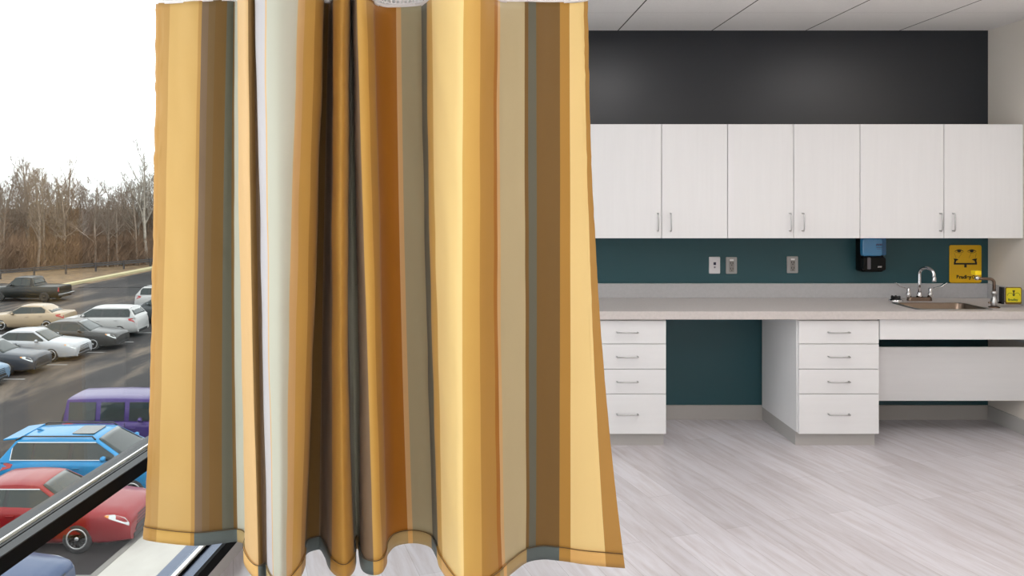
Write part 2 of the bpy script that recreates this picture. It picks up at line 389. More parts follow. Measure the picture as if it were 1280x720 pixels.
# strainer left of the faucet
st = empty('sink_strainer', (2.935, 5.27, .864), 0, 'small round chrome sink strainer with black knob on the worktop, left of the faucet', 'strainer')
MB().lathe([(.044, 0), (.046, .005), (.040, .014), (.030, .018), (0, .018)], n=28).build('cup', chrome, st)
b = MB().lathe([(.026, .018), (.030, .026), (.022, .034), (0, .034)], n=20)
for k in range(6):
    a = k*math.pi/3; b.lathe([(.009, .02), (.009, .034), (.004, .038), (0, .038)], (.024*math.cos(a), .024*math.sin(a), 0), n=8)
b.build('knob', black_pl, st)

# swing-away eyewash on the worktop
ex, ey = 3.415, 4.985
ew = empty('eyewash_faucet', (ex, ey, .864), 0, 'metal swing arm eyewash on the worktop by the sink, with paddle and yellow tag', 'eyewash')
MB().lathe([(.034, 0), (.034, .004), (.022, .008), (.02, .010)], n=24).build('base_flange', bronze, ew)
MB().lathe([(.016, .010), (.02, .016), (.02, .052), (.015, .058), (.012, .085), (.019, .088), (.019, .104), (.012, .108)], n=20).build('valve_body', nickel, ew)
MB().tube([(-.036, 0, .032), (.05, 0, .032)], .006, 10).build('valve_stem', bronze, ew)
pts = [(0, 0, .10), (0, 0, .158)]
for k in range(1, 8):
    a = math.pi/2*k/7; pts.append((-.028*(1-math.cos(a)), 0, .158+.028*math.sin(a)))
pts += [(-.085, 0, .188), (-.100, 0, .190)]
arm = MB().tube(pts, .0095, 12).build('swing_arm', bronze, ew)
h = MB().lathe([(.0, -.126), (.013, -.122), (.015, -.112), (.012, -.104), (.0095, -.098)], (0, 0, .192), axis='X', n=16).build('spray_head', chrome, arm)
MB().box(-.138, -.095, -.022, .022, .212, .240).build('dust_cap', yellow_b, arm, .004)
MB().tube([(-.113, 0, .20), (-.113, 0, .214)], .004, 8).build('cap_stem', chrome, arm)
pad = MB().box(.042, .056, -.018, .018, .024, .134).build('paddle', black_pl, ew, .003)
pl = MB().prism(rrect(.066, .172, .022, .134, .012, 4), lambda p: (p[0], -.010, p[1]), lambda p: (p[0], -.006, p[1])).build('tag_plate', mat('tag_back', (105, 80, 30), .5), ew)
MB().prism(rrect(.071, .166, .036, .128, .008, 4), lambda p: (p[0], -.0115, p[1]), lambda p: (p[0], -.010, p[1])).build('tag_face', mat('tag_yellow', (215, 200, 25), .4), pl)
MB().tube([(.05, 0, .04), (.09, -.005, .04)], .004, 8).build('tag_pin', bronze, ew)
green_ink = mat('green_ink', (40, 95, 20), .5)
text_mesh('tag_lettering', 'Bradley', .021, green_ink, pl, (.114, -.0120, .052), .0005, .0003)
b = MB()
def ring_seg(b, cx, cz, r0, r1, a0, a1, y0, y1, n=12):
    P = [(cx+r1*math.cos(a0+(a1-a0)*k/n), cz+r1*math.sin(a0+(a1-a0)*k/n)) for k in range(n+1)]
    Q = [(cx+r0*math.cos(a0+(a1-a0)*k/n), cz+r0*math.sin(a0+(a1-a0)*k/n)) for k in range(n+1)]
    for k in range(n):
        q = [P[k], P[k+1], Q[k+1], Q[k]]; b.prism(q, lambda p: (p[0], y0, p[1]), lambda p: (p[0], y1, p[1]))
ring_seg(b, .096, .078, .017, .0195, 0, math.pi, -.0122, -.0116); ring_seg(b, .141, .078, .017, .0195, 0, math.pi, -.0122, -.0116)
b.build('tag_arcs', green_ink, pl)
MB().box(.1155, .1225, -.0122, -.0116, .076, .112).box(.111, .127, -.0122, -.0116, .105, .113).build('tag_figure', ink, pl)

# yellow eyewash sign on the wall
sx0, sx1, sz0, sz1 = 3.413, 3.640, .970, 1.238
sg = empty('eyewash_sign', ((sx0+sx1)/2, D, (sz0+sz1)/2), 0, 'yellow eyewash wall sign with two eyes and a black spout drawing', 'sign')
hw, hh = (sx1-sx0)/2, (sz1-sz0)/2
MB().prism(rrect(-hw, hw, -hh, hh, .014, 5), lambda p: (p[0], -.007, p[1]), lambda p: (p[0], -.001, p[1])).build('plate', yellow, sg, .0015)
def sgp(px, py): return ((px-310)/480*2*hw, -(py-360)/565*2*hh)      # sign-drawing coordinates
def shape(b, pts): b.prism([sgp(*p) for p in pts], lambda p: (p[0], -.0082, p[1]), lambda p: (p[0], -.0068, p[1]))
for cx in (212, 402):
    b = MB(); up = []; lo = []
    for k in range(13):
        u = -1+2*k/12; up.append((cx+70*u, 172-30*(1-u*u))); lo.append((cx+70*u, 175-16*(1-u*u)))
    for k in range(12): shape(b, [up[k], up[k+1], lo[k+1], lo[k]])
    shape(b, [(cx+28*math.cos(a*math.pi/8), 172+20*math.sin(a*math.pi/8)-4) for a in range(16)])
    up = [(cx+62*(-1+2*k/12), 176+18*(1-(-1+2*k/12)**2)) for k in range(13)]
    for k in range(12): shape(b, [up[k], up[k+1], (up[k+1][0], up[k+1][1]+4), (up[k][0], up[k][1]+4)])
    b.build('eye_drawing', ink, sg)
b = MB()
shape(b, [(133, 345), (480, 345), (480, 370), (133, 370)]); shape(b, [(290, 370), (325, 370), (325, 412), (290, 412)])
shape(b, [(133, 345), (160, 345), (172, 300), (145, 300)]); shape(b, [(440, 300), (470, 300), (480, 345), (452, 345)])
shape(b, [(130, 278), (175, 282), (205, 296), (170, 312), (140, 306)]); shape(b, [(482, 278), (440, 282), (400, 296), (440, 312), (472, 306)])
b.build('spout_drawing', ink, sg)
for (x0, x1) in ((165, 140), (205, 255), (360, 395), (455, 470)):
    b = MB()
    for k in range(5):
        u, v_ = k/5, k/5+.12; a = x0+(x1-x0)*u; c = x0+(x1-x0)*v_; y0, y1 = 270-75*u, 270-75*v_
        shape(b, [(a-2, y0), (a+2, y0), (c+2, y1), (c-2, y1)])
    b.build('spray_drawing', ink, sg)
text_mesh('lettering', 'Bradley', .035, ink, sg, (sgp(283, 0)[0], -.0075, sgp(0, 556)[1]), .0013, .0006)
b = MB(); c = sgp(432, 556); ring_seg(b, c[0], c[1], .0085, .0125, math.radians(60), math.radians(345), -.0082, -.0068, 18); b.build('emblem', ink, sg)

# soap dispenser under the wall cabinet
dx, dz = 2.815, 1.055
dp = empty('soap_dispenser', (dx, D, dz), 0, 'blue and black soap dispenser mounted under the wall cabinets', 'dispenser')
blue_t = mat('translucent_blue_plastic', (52, 128, 178), .18, spec=.6, coat=.4)
blue_d = mat('deep_blue_plastic', (18, 92, 140), .2, spec=.6)
MB().prism(rrect(-.066, .094, .0, .245, .018, 4), lambda p: (p[0], -.075, p[1]), lambda p: (p[0], -.001, p[1])).build('back_housing', mat('jet_plastic', (6, 6, 7), .4, spec=.2), dp, .004)
MB().prism(rrect(-.074, .066, .112, .240, .016, 5), lambda p: (p[0]*.97, -.118, .176+(p[1]-.176)*.97), lambda p: (p[0], -.076, p[1])).build('front_cover', blue_t, dp, .008, 3)
MB().prism(rrect(.069, .100, .116, .240, .010, 4), lambda p: (p[0], -.098, p[1]), lambda p: (p[0], -.076, p[1])).build('side_window', blue_d, dp, .004)
MB().prism(rrect(-.066, .092, .012, .106, .016, 4), lambda p: (p[0], -.112, p[1]), lambda p: (p[0], -.076, p[1])).build('lower_cover', mat('jet_plastic', (6, 6, 7), .4, spec=.2), dp, .006)
MB().prism(rrect(-.040, -.017, .022, .104, .006, 3), lambda p: (p[0], -.1155, p[1]), lambda p: (p[0], -.112, p[1])).build('level_strip', mat('grey_strip', (95, 92, 98), .4), dp)
b = MB()
for k in range(5): b.prism([(.018+k*.0085, .186), (.023+k*.0085, .186), (.027+k*.0085, .200), (.022+k*.0085, .200)], lambda p: (p[0], -.119, p[1]), lambda p: (p[0], -.1175, p[1]))
b.box(.020, .058, -.119, -.1175, .172, .175).box(.022, .054, -.119, -.1175, .162, .1645)
b.build('front_mark', mat('navy_ink', (30, 25, 70), .5), dp)
b = MB()
for k in range(4): b.prism([(.032+k*.007, .034), (.037+k*.007, .034), (.040+k*.007, .044), (.035+k*.007, .044)], lambda p: (p[0], -.1145, p[1]), lambda p: (p[0], -.1115, p[1]))
b.build('lower_mark', mat('pale_mark', (190, 185, 185), .5), dp)

# wall plates
def plate(px, py, label, white):
    x = (px-CX)*D/F; z = EYE-(py-CY)*D/F
    pm = mat('white_plate', (222, 220, 224), .4) if white else mat('grey_plate', (165, 165, 165), .35, metal=.3)
    t = empty('wall_outlet' if not white else 'data_outlet', (x, D, z), 0, label, 'outlet')
    p = MB().prism(rrect(-.040, .040, -.060, .060, .005, 3), lambda p: (p[0]*.95, -.008, p[1]*.96), lambda p: (p[0], -.001, p[1])).build('plate', pm, t)
    dk = mat('outlet_slot', (45, 43, 42), .5)
    if white:
        MB().box(-.009, .009, -.0095, -.007, .002, .022).build('jack', mat('dark_blue_jack', (22, 20, 60), .4), t, .001)
        MB().box(-.006, .006, -.0095, -.007, -.020, -.008).build('jack', mat('grey_jack', (120, 118, 130), .5), t, .001)
    else:
        MB().prism(rrect(-.017, .017, -.046, .046, .004, 3), lambda p: (p[0], -.0105, p[1]), lambda p: (p[0], -.007, p[1])).build('receptacle', mat('grey_receptacle', (140, 138, 134), .45), t)
        MB().box(-.014, .014, -.0118, -.0075, .032, .045).build('indicator', mat('white_label', (235, 235, 235), .5), t)
        b = MB()
        for zc in (.017, -.022):
            b.box(-.010, -.006, -.0118, -.010, zc-.006, zc+.007); b.box(.006, .010, -.0118, -.010, zc-.006, zc+.007)
            b.lathe([(.004, -.0118), (.004, -.010)], (0, 0, zc-.013), axis='Y', n=10)
        b.build('slots', dk, t)
plate(893, 331.5, 'white data outlet plate with a dark jack on the teal wall', True)
plate(914, 331.8, 'grey power outlet on the teal wall directly beside the white plate', False)
plate(990.2, 330.8, 'grey power outlet standing alone on the teal wall, nearer the soap dispenser', False)

# ------------------------------------------------------------------ curtain
def cloth(name, rgb):
    m = bpy.data.materials.new(name); m.use_nodes = True; nt = m.node_tree; L = nt.links.new
    b = nt.nodes['Principled BSDF']; c = lin(rgb)
    b.inputs['Base Color'].default_value = (*c, 1); b.inputs['Roughness'].default_value = .55; b.inputs['Specular IOR Level'].default_value = .25
    b.inputs['Sheen Weight'].default_value = .08
    tl = nt.nodes.new('ShaderNodeBsdfTranslucent'); tl.inputs[0].default_value = (*c, 1)
    mx = nt.nodes.new('ShaderNodeMixShader'); mx.inputs[0].default_value = .07
    L(b.outputs[0], mx.inputs[1]); L(tl.outputs[0], mx.inputs[2]); L(mx.outputs[0], nt.nodes['Material Output'].inputs[0])
    uv = nt.nodes.new('ShaderNodeTexCoord'); mp = nt.nodes.new('ShaderNodeMapping'); mp.inputs['Scale'].default_value = (1.2, 1.2, 1); mp.inputs['Rotation'].default_value = (0, 0, .5)
    L(uv.outputs['UV'], mp.inputs[0])
    nz = nt.nodes.new('ShaderNodeTexNoise'); nz.inputs['Scale'].default_value = 5; nz.inputs['Detail'].default_value = 3
    L(mp.outputs[0], nz.inputs[0])
    bp = nt.nodes.new('ShaderNodeBump'); bp.inputs['Strength'].default_value = .35; bp.inputs['Distance'].default_value = .012
    L(nz.outputs[0], bp.inputs['Height']); L(bp.outputs[0], b.inputs['Normal'])
    return m
DY = {'light': (236, 204, 138), 'wheat': (199, 160, 93), 'tan': (180, 138, 74), 'gold': (204, 160, 82), 'amber': (177, 131, 58), 'darkgold': (166, 106, 30), 'brown': (120, 90, 46), 'taupe': (124, 102, 80),
      'slate': (102, 100, 86), 'sage': (188, 185, 168), 'shadedsage': (170, 160, 128), 'khaki': (192, 176, 138), 'lavender': (190, 184, 186), 'umber': (120, 95, 60), 'sand': (212, 172, 118), 'hemgold': (178, 132, 66), 'hemslate': (92, 100, 98), 'hemtan': (176, 150, 100), 'seam': (90, 66, 34), 'hemlight': (222, 174, 104)}  # sage's darker copy has the recessed fold's shade painted into its colour
dyes = list(DY); CM = {k: cloth('curtain_'+k, v) for k, v in DY.items()}
# control path of the cloth seen from above: picture column at top, middle and bottom; hem row and seam row in the picture give the distance
P = [(195,190,180,672,4),(201,195,187,674,4),(222,213,205,677,3),(253,246,243,681,1),(284,278,278,678,0),(294,293,298,676,1),(297.5,302,308.5,682,1),
 (296.5,301,307,700,-5),(300,305,311,712,-8),(306,311,318,722,-10),(313,317,325,724,-10),(318.5,325.5,331.5,721,-9),(320,327,333,725,-10),(332,334,340,738,-12),
 (350,348,350,746,-14),(372,362,358,742,-12),(385,376,370,728,-10),(402,390,379,712,-5),(405.5,393,381.5,704,-3),(404,392,380.5,697,0),(404,392,384,690,2),
 (408,400,394,686,3),(413,406,402,686,3),(416,411,408,696,0),(417.5,416,416,714,-5),(428,426,430,722,-8),(436,434,441,712,-5),(438,436,443,696,0),
 (437.5,436,443,688,2),(439,441,447,684,3),(440.5,446,450,688,2),(441.5,447,450.5,702,0),(443,451,456,713,-4),(446,457,467,717,-6),(456,467,476,714,-5),
 (466,476,482,703,0),(469,478,484,692,5),(480,488,494,682,9),(495,501,511,678,9.5),(512,518,527,679,9),(526,532,541,684,7),(532,538,547,695,3),(537,543,551,708,-1),
 (547,553,560,722,-5),(565,565,570,736,-8),(580,578,580,744,-10),(600,600,602,742,-6),(618,618,622,730,-2),(630,632,636,716,2),(655,656,657,702,2.5),
 (678,679,677,698,3),(700,700,699,700,3),(722,725,728,704,2),(730,739,757,707,1),(735,748,780,709,0)]
S = [(1,'hemgold'),(1.6,'tan'),(2.85,'wheat'),(3,'tan'),(3.25,'taupe'),(3.5,'umber'),(4,'brown'),(4.67,'slate'),(5,'brown'),(7,'sage'),(9.6,'sand'),(10.6,'brown'),(11.9,'taupe'),(13,'lavender'),(13.15,'sand'),(15,'sage'),
 (15.6,'sand'),(16.5,'gold'),(18.5,'amber'),(21.5,'brown'),(23.9,'taupe'),(26.3,'amber'),(27.5,'brown'),(30.5,'sage'),(33,'taupe'),(34.2,'gold'),(35.3,'amber'),(38,'darkgold'),(38.35,'sand'),
 (40.1,'shadedsage'),(41.3,'slate'),(42.4,'gold'),(45,'light'),(45.35,'gold'),(46,'gold'),(47,'amber'),(47.3,'darkgold'),(47.6,'sand'),(49,'khaki'),(49.2,'brown'),(49.65,'slate'),(51,'brown'),(51.5,'amber'),
 (53,'light'),(54.01,'hemgold')]
S = [((t if i else t), n) for i, (t, n) in enumerate(S)]
def dye(t):
    for e, n in S:
        if t < e: return n
    return S[-1][1]
cols = curve_pts(P, 16)
BEL = 1.15
def colpt(c, z, off=0):
    xt, xm, xb, hy_, yt = c; d = BEL*F/(hy_-CY)
    y = CY+(EYE-z)*F/d
    l0 = (y-375)*(y-700)/((0-375)*(0-700)); l1 = (y-0)*(y-700)/(375*(375-700)); l2 = (y-0)*(y-375)/(700*(700-375))
    y_c = min(max(y, -160), 760)
    if y != y_c:
        l0 = (y_c-375)*(y_c-700)/((0-375)*(0-700)); l1 = (y_c)*(y_c-700)/(375*(375-700)); l2 = y_c*(y_c-375)/(700*325)
    x = xt*l0+xm*l1+xb*l2
    return Vector(((x-CX)/F*d, d, z))
ZH = EYE-BEL
def seam_z(c):
    d = BEL*F/(c[3]-CY); return EYE+(CY-c[4])/F*d
arc = [0]
for i in range(1, len(cols)): arc.append(arc[-1]+(colpt(cols[i][1], 1.3)-colpt(cols[i-1][1], 1.3)).length)
def normal2d(i, z):
    a = colpt(cols[max(i-1, 0)][1], z); c = colpt(cols[min(i+1, len(cols)-1)][1], z); t = c-a; n_ = Vector((t.y, -t.x, 0))
    return n_.normalized() if n_.length > 1e-6 else Vector((0, -1, 0))
def sheet(name, zfun, rows, matfun, mats, parent, off=0, wr=0, i0=0, i1=None, thick=0):
    i1 = len(cols)-1 if i1 is None else i1
    v = []; f = []; mi = []; uvs = []
    for i in range(i0, i1+1):
        t, c = cols[i]; za, zb = zfun(c)
        for r in range(rows+1):
            z = za+(zb-za)*r/rows; p = colpt(c, z)
            nn = normal2d(i, z)
            q = off
            if wr:
                q += wr*noise.noise(Vector((arc[i]*5, z*1.1, 3.3)))+wr*.6*noise.noise(Vector((arc[i]*14+z*3, z*5, 7.7)))
                if i < 20 or i > len(cols)-22: q += .004*noise.noise(Vector((arc[i]*30, z*38, 1.7)))
            p = p+nn*q; v.append(p); uvs.append((arc[i], z))
    n = rows+1
    for i in range(i1-i0):
        m_ = matfun(cols[i0+i][0]+.03)
        for r in range(rows):
            f.append((i*n+r, (i+1)*n+r, (i+1)*n+r+1, i*n+r+1)); mi.append(m_)
    me = bpy.data.meshes.new(name); me.from_pydata(v, [], f)
    for m in mats: me.materials.append(m)
    me.polygons.foreach_set('material_index', mi); me.polygons.foreach_set('use_smooth', [True]*len(f))
    ul = me.uv_layers.new(name='UVMap')
    for lp in me.loops: ul.data[lp.index].uv = uvs[lp.vertex_index]
    o = bpy.data.objects.new(name, me); col.objects.link(o)
    if parent: o.parent = parent; o.matrix_parent_inverse = Matrix.Translation(-parent.location)
    if thick:
        s_ = o.modifiers.new('thickness', 'SOLIDIFY'); s_.thickness = thick; s_.offset = 0
    return o
cur = empty('curtain', (-.25, 2.42, ZH), 0, 'gold, brown and sage striped privacy curtain hanging in folds beside the window', 'curtain')
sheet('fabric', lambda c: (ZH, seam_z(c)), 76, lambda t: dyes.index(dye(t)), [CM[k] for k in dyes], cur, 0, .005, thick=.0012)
HEM = {'light': 'hemlight', 'wheat': 'gold', 'tan': 'amber', 'shadedsage': 'hemtan', 'khaki': 'hemtan', 'lavender': 'hemtan', 'umber': 'hemslate', 'gold': 'gold', 'amber': 'amber', 'darkgold': 'hemtan', 'brown': 'hemslate', 'taupe': 'hemslate', 'slate': 'hemslate', 'sage': 'hemtan', 'sand': 'hemlight', 'hemgold': 'hemgold'}
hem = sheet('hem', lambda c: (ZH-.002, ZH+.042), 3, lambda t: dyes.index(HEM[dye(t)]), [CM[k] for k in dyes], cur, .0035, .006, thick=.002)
sheet('stitching', lambda c: (ZH+.0405, ZH+.0425), 1, lambda t: 0, [CM['seam']], cur, .006, .006, thick=.001)
netm = bpy.data.materials.new('white_open_netting'); netm.use_nodes = True; nt = netm.node_tree; L = nt.links.new
bs = nt.nodes['Principled BSDF']; bs.inputs['Base Color'].default_value = (.82, .8, .8, 1); bs.inputs['Roughness'].default_value = .6
uv = nt.nodes.new('ShaderNodeTexCoord')
def vm(op, a, bv):
    n_ = nt.nodes.new('ShaderNodeVectorMath'); n_.operation = op; L(a, n_.inputs[0])
    if bv is not None: n_.inputs[1].default_value = bv
    return n_.outputs['Value' if op == 'LENGTH' else 'Vector']
def mth(op, a, bv):
    n_ = nt.nodes.new('ShaderNodeMath'); n_.operation = op; L(a, n_.inputs[0])
    if isinstance(bv, (int, float)): n_.inputs[1].default_value = bv
    else: L(bv, n_.inputs[1])
    return n_.outputs[0]
sx, sy = .0135, .0234
base = vm('ADD', uv.outputs['UV'], (10, 10, 0))
d1 = vm('LENGTH', vm('SUBTRACT', vm('MODULO', base, (sx, sy, 9)), (sx/2, sy/2, 0)), None)
d2 = vm('LENGTH', vm('SUBTRACT', vm('MODULO', vm('ADD', base, (sx/2, sy/2, 0)), (sx, sy, 9)), (sx/2, sy/2, 0)), None)
hole = mth('LESS_THAN', mth('MINIMUM', d1, d2), .0051)
trn = nt.nodes.new('ShaderNodeBsdfTransparent'); mx = nt.nodes.new('ShaderNodeMixShader')
L(hole, mx.inputs[0]); L(bs.outputs[0], mx.inputs[1]); L(trn.outputs[0], mx.inputs[2]); L(mx.outputs[0], nt.nodes['Material Output'].inputs[0])
net = sheet('netting', lambda c: (seam_z(c)+.010, 2.735), 12, lambda t: 0, [netm], cur, 0, 0)
sheet('net_border', lambda c: (seam_z(c)-.003, seam_z(c)+.0105), 1, lambda t: 0, [mat('white_tape', (222, 216, 214), .6)], cur, .001, 0, thick=.0015)
tr_ = MB().box(-1.06, 1.6, 2.405, 2.435, 2.736, CEIL).build('curtain_track', mat('white_track', (225, 225, 222), .4))
tag(tr_, 'white ceiling track the striped curtain hangs from', 'curtain track')

# ------------------------------------------------------------------ outdoors: ground
def xmat(name, rgb, *a, **k): return mat(name, tuple(v*.80 for v in rgb), *a, **k)
GZ = -6.6; H = EYE-GZ
def gp(px, py, z=0): d = (H-z)*F/(py-CY); return Vector(((px-CX)*d/F, d, GZ+z))
asph = bpy.data.materials.new('worn_asphalt'); asph.use_nodes = True; nt = asph.node_tree; L = nt.links.new
bs = nt.nodes['Principled BSDF']; bs.inputs['Roughness'].default_value = .8; bs.inputs['Specular IOR Level'].default_value = .15
tc = nt.nodes.new('ShaderNodeTexCoord'); mp = nt.nodes.new('ShaderNodeMapping'); mp.inputs['Rotation'].default_value = (0, 0, math.radians(6)); mp.inputs['Scale'].default_value = (1, .28, 1)
L(tc.outputs['Object'], mp.inputs[0])
nz = nt.nodes.new('ShaderNodeTexNoise'); nz.inputs['Scale'].default_value = .36; nz.inputs['Detail'].default_value = 8; nz.inputs['Roughness'].default_value = .62; nz.inputs['Distortion'].default_value = .5
L(mp.outputs[0], nz.inputs[0])
rp = nt.nodes.new('ShaderNodeValToRGB'); e = rp.color_ramp.elements
e[0].position = .42; e[0].color = (*lin((36, 34, 34)), 1); e[1].position = .68; e[1].color = (*lin((92, 82, 72)), 1)
k = e.new(.53); k.color = (*lin((44, 41, 40)), 1)
L(nz.outputs[0], rp.inputs[0])
n2 = nt.nodes.new('ShaderNodeTexNoise'); n2.inputs['Scale'].default_value = 14; n2.inputs['Detail'].default_value = 4; L(tc.outputs['Object'], n2.inputs[0])
mx = nt.nodes.new('ShaderNodeMix'); mx.data_type = 'RGBA'; mx.blend_type = 'OVERLAY'; mx.inputs[0].default_value = .3
L(rp.outputs[0], mx.inputs[6]); L(n2.outputs[0], mx.inputs[7]); L(mx.outputs[2], bs.inputs['Base Color'])
struct(MB().box(-75, 25, 2, 69, GZ-.2, GZ).build('parking_lot', asph), 'worn grey asphalt parking lot')
grass_m = xmat('dry_grass', (118, 94, 64), .9, vary=(1.2, .4))
struct(MB().box(-110, 40, 69, 140, GZ-.2, GZ+.02).build('verge', grass_m), 'dry grass verge beyond the lot')
# second surface: asphalt lane running on past the kerb
struct(MB().prism([(-33.9, 66), (10, 66), (10, 84), (-32.4, 84)], lambda p: (p[0], p[1], GZ-.1), lambda p: (p[0], p[1], GZ+.03)).build('parking_lane', asph), 'grey asphalt lane beside the kerb')
conc = xmat('pale_concrete', (186, 182, 174), .85, vary=(2.5, .05))
def swx(y): return -7.75+.09*(y-17)
b = MB().prism([(swx(4), 4), (-1.5+.09*4, 4), (-1.6+.09*60, 60), (swx(60), 60)], lambda p: (p[0], p[1], GZ-.05), lambda p: (p[0], p[1], GZ+.12))
struct(b.build('sidewalk', conc), 'pale concrete sidewalk below the window')
b = MB().prism([(swx(4)-.16, 4), (swx(4)-.005, 4), (swx(60)-.005, 60), (swx(60)-.16, 60)], lambda p: (p[0], p[1], GZ-.05), lambda p: (p[0], p[1], GZ+.125))
struct(b.build('kerb_near', xmat('grey_kerb', (125, 122, 116), .85)), 'grey kerb along the sidewalk')
y_k = xmat('painted_kerb', (190, 180, 138), .8, vary=(1, .08))
A, B_ = Vector((-35.2, 64.5)), Vector((-32.9, 84)); nrm = Vector((-(B_-A).y, (B_-A).x)).normalized()
b = MB().prism([A, B_, B_+nrm*1.1, A+nrm*.5], lambda p: (p[0], p[1], GZ), lambda p: (p[0], p[1], GZ+.2))
struct(b.build('kerb_far', y_k), 'long pale yellow kerb at the far side of the lot')
line_m = xmat('white_line_paint', (150, 148, 146), .8, vary=(3, .2))
b = MB()
for (px, py) in ((31, 474), (84, 456), (130, 440.5), (167, 427.5), (205, 416)):
    p = gp(px, py); b.box(p.x-5.2, p.x, p.y-.06, p.y+.06, GZ, GZ+.006)
for y in (16.4, 19.5, 22.5, 25.6, 28.7): b.box(-13.0, -8.1, y-.06, y+.06, GZ, GZ+.006)
o = b.build('parking_line', line_m); struct(o, 'white painted stall lines on the asphalt')

# guard rail along the woods
gr = empty('guard_rail', (-44, 86, GZ), 0, 'long dark guard rail in front of the bare woods', 'guard rail')
R0, R1 = Vector((-53, 60, 0)), Vector((-25.7, 96, 0)); dirv = (R1-R0).normalized(); nv = Vector((-dirv.y, dirv.x, 0))
rail_m = xmat('dark_steel_rail', (62, 56, 54), .6); off = Vector((44, -86, 0))
b = MB()
for (z0, z1) in ((.55, .72), (.78, .9)):
    b.prism([R0, R1, R1+nv*.08, R0+nv*.08], lambda p: Vector((p[0], p[1], z0))+off, lambda p: Vector((p[0], p[1], z1))+off)
b.build('rail', rail_m, gr)
for k in range(16):
    p = R0+(R1-R0)*(k/15)+off-nv*.1; MB().box(p.x-.07, p.x+.07, p.y-.07, p.y+.07, 0, .95).build('post', rail_m, gr)

# ------------------------------------------------------------------ cars
glass_c = xmat('car_glass', (46, 53, 51), .06, spec=.3)
trim_c = xmat('car_black_trim', (18, 18, 19), .45)
tire_m = xmat('tire_rubber', (28, 27, 27), .8)
rim_m = xmat('alloy_rim', (200, 200, 200), .35, metal=.5)
lamp_m = xmat('headlight_lens', (200, 205, 205), .12, spec=.7)
tail_m = xmat('red_taillight', (170, 22, 20), .2)
amber_m = xmat('amber_marker', (235, 150, 30), .3)
chrome_c = xmat('car_chrome', (215, 215, 215), .15, metal=1)
plastic_g = xmat('grey_cladding', (52, 52, 54), .6)
def interp(tab, x):
    if x <= tab[0][0]: return tab[0][1]
    for (a, b_) in zip(tab, tab[1:]):
        if x <= b_[0]:
            u = (x-a[0])/(b_[0]-a[0]); return a[1]+(b_[1]-a[1])*u
    return tab[-1][1]
SPEC = {
 'sedan': dict(L=4.84, W=1.82, H=1.48, belt=.94, zt=[(-2.42, .78), (-2.39, .95), (-2.28, 1.03), (-1.55, 1.05), (.95, .99), (1.6, .93), (2.05, .88), (2.28, .83), (2.37, .78), (2.42, .68)],
      cab=(-1.85, -.95, .25, 1.12), wb=.80, wr=.56, wheels=(-1.42, 1.25), r=.345, panes=[(-1.22, -.50), (-.42, .78)]),
 'suv': dict(L=4.6, W=1.86, H=1.70, belt=1.16, zt=[(-2.3, .75), (-2.26, 1.04), (-2.2, 1.14), (-1.0, 1.18), (.95, 1.13), (1.7, 1.06), (2.08, .98), (2.24, .90), (2.3, .74)],
      cab=(-2.2, -1.78, .30, 1.18), wb=.85, wr=.63, wheels=(-1.33, 1.35), r=.36, panes=[(-1.85, -1.32), (-1.26, -.36), (-.26, .86)]),
 'jeep': dict(L=4.4, W=1.86, H=1.86, belt=1.16, zt=[(-2.2, .62), (-2.19, 1.12), (-2.15, 1.16), (.75, 1.16), (.85, 1.12), (2.0, 1.06), (2.12, 1.02), (2.2, .9)],
      cab=(-2.15, -2.06, .52, .80), wb=.80, wr=.70, wheels=(-1.30, 1.35), r=.40, panes=[(-1.98, -1.16), (-1.00, -.28), (-.12, .50)]),
 'truck': dict(L=5.7, W=1.96, H=1.82, belt=1.16, zt=[(-2.85, .62), (-2.83, 1.10), (-2.78, 1.14), (.2, 1.14), (1.2, 1.12), (2.2, 1.04), (2.7, .96), (2.82, .84), (2.85, .68)],
      cab=(-.92, -.62, .62, 1.28), wb=.84, wr=.66, wheels=(-1.75, 1.72), r=.39, panes=[(-.58, .02), (.10, 1.0)]),
}
def wheel(parent, x, y, r, side, rimmat):
    wdt = .21; c = (x, y, r); sgn = side
    prof = [(r*.62, -wdt/2), (r*.9, -wdt/2), (r*.985, -wdt*.36), (r, -wdt*.2), (r, wdt*.2), (r*.985, wdt*.36), (r*.9, wdt/2), (r*.62, wdt/2)]
    t = MB().lathe(prof, c, 'Y', 28).build('wheel', tire_m, parent)
    yo = y+sgn*(wdt/2); b = MB()
    b.lathe([(r*.66, yo-sgn*.03), (r*.70, yo+sgn*.004), (r*.60, yo+sgn*.004), (r*.57, yo-sgn*.04)], (x, 0, r), 'Y', 28)
    b.lathe([(r*.15, yo-sgn*.05), (r*.14, yo+sgn*.0), (0, yo+sgn*.004)], (x, 0, r), 'Y', 14)
    for k in range(10):
        a = 2*math.pi*k/10; M = Matrix.Translation((x, yo-sgn*.012, r)) @ Matrix.Rotation(a, 4, 'Y')
        b.prism([(-.022, r*.1), (.022, r*.1), (.035, r*.60), (-.035, r*.60)], lambda p: M @ Vector((p[0], -.012, p[1])), lambda p: M @ Vector((p[0], .012, p[1])))
    b.build('rim', rimmat, t)
    return t
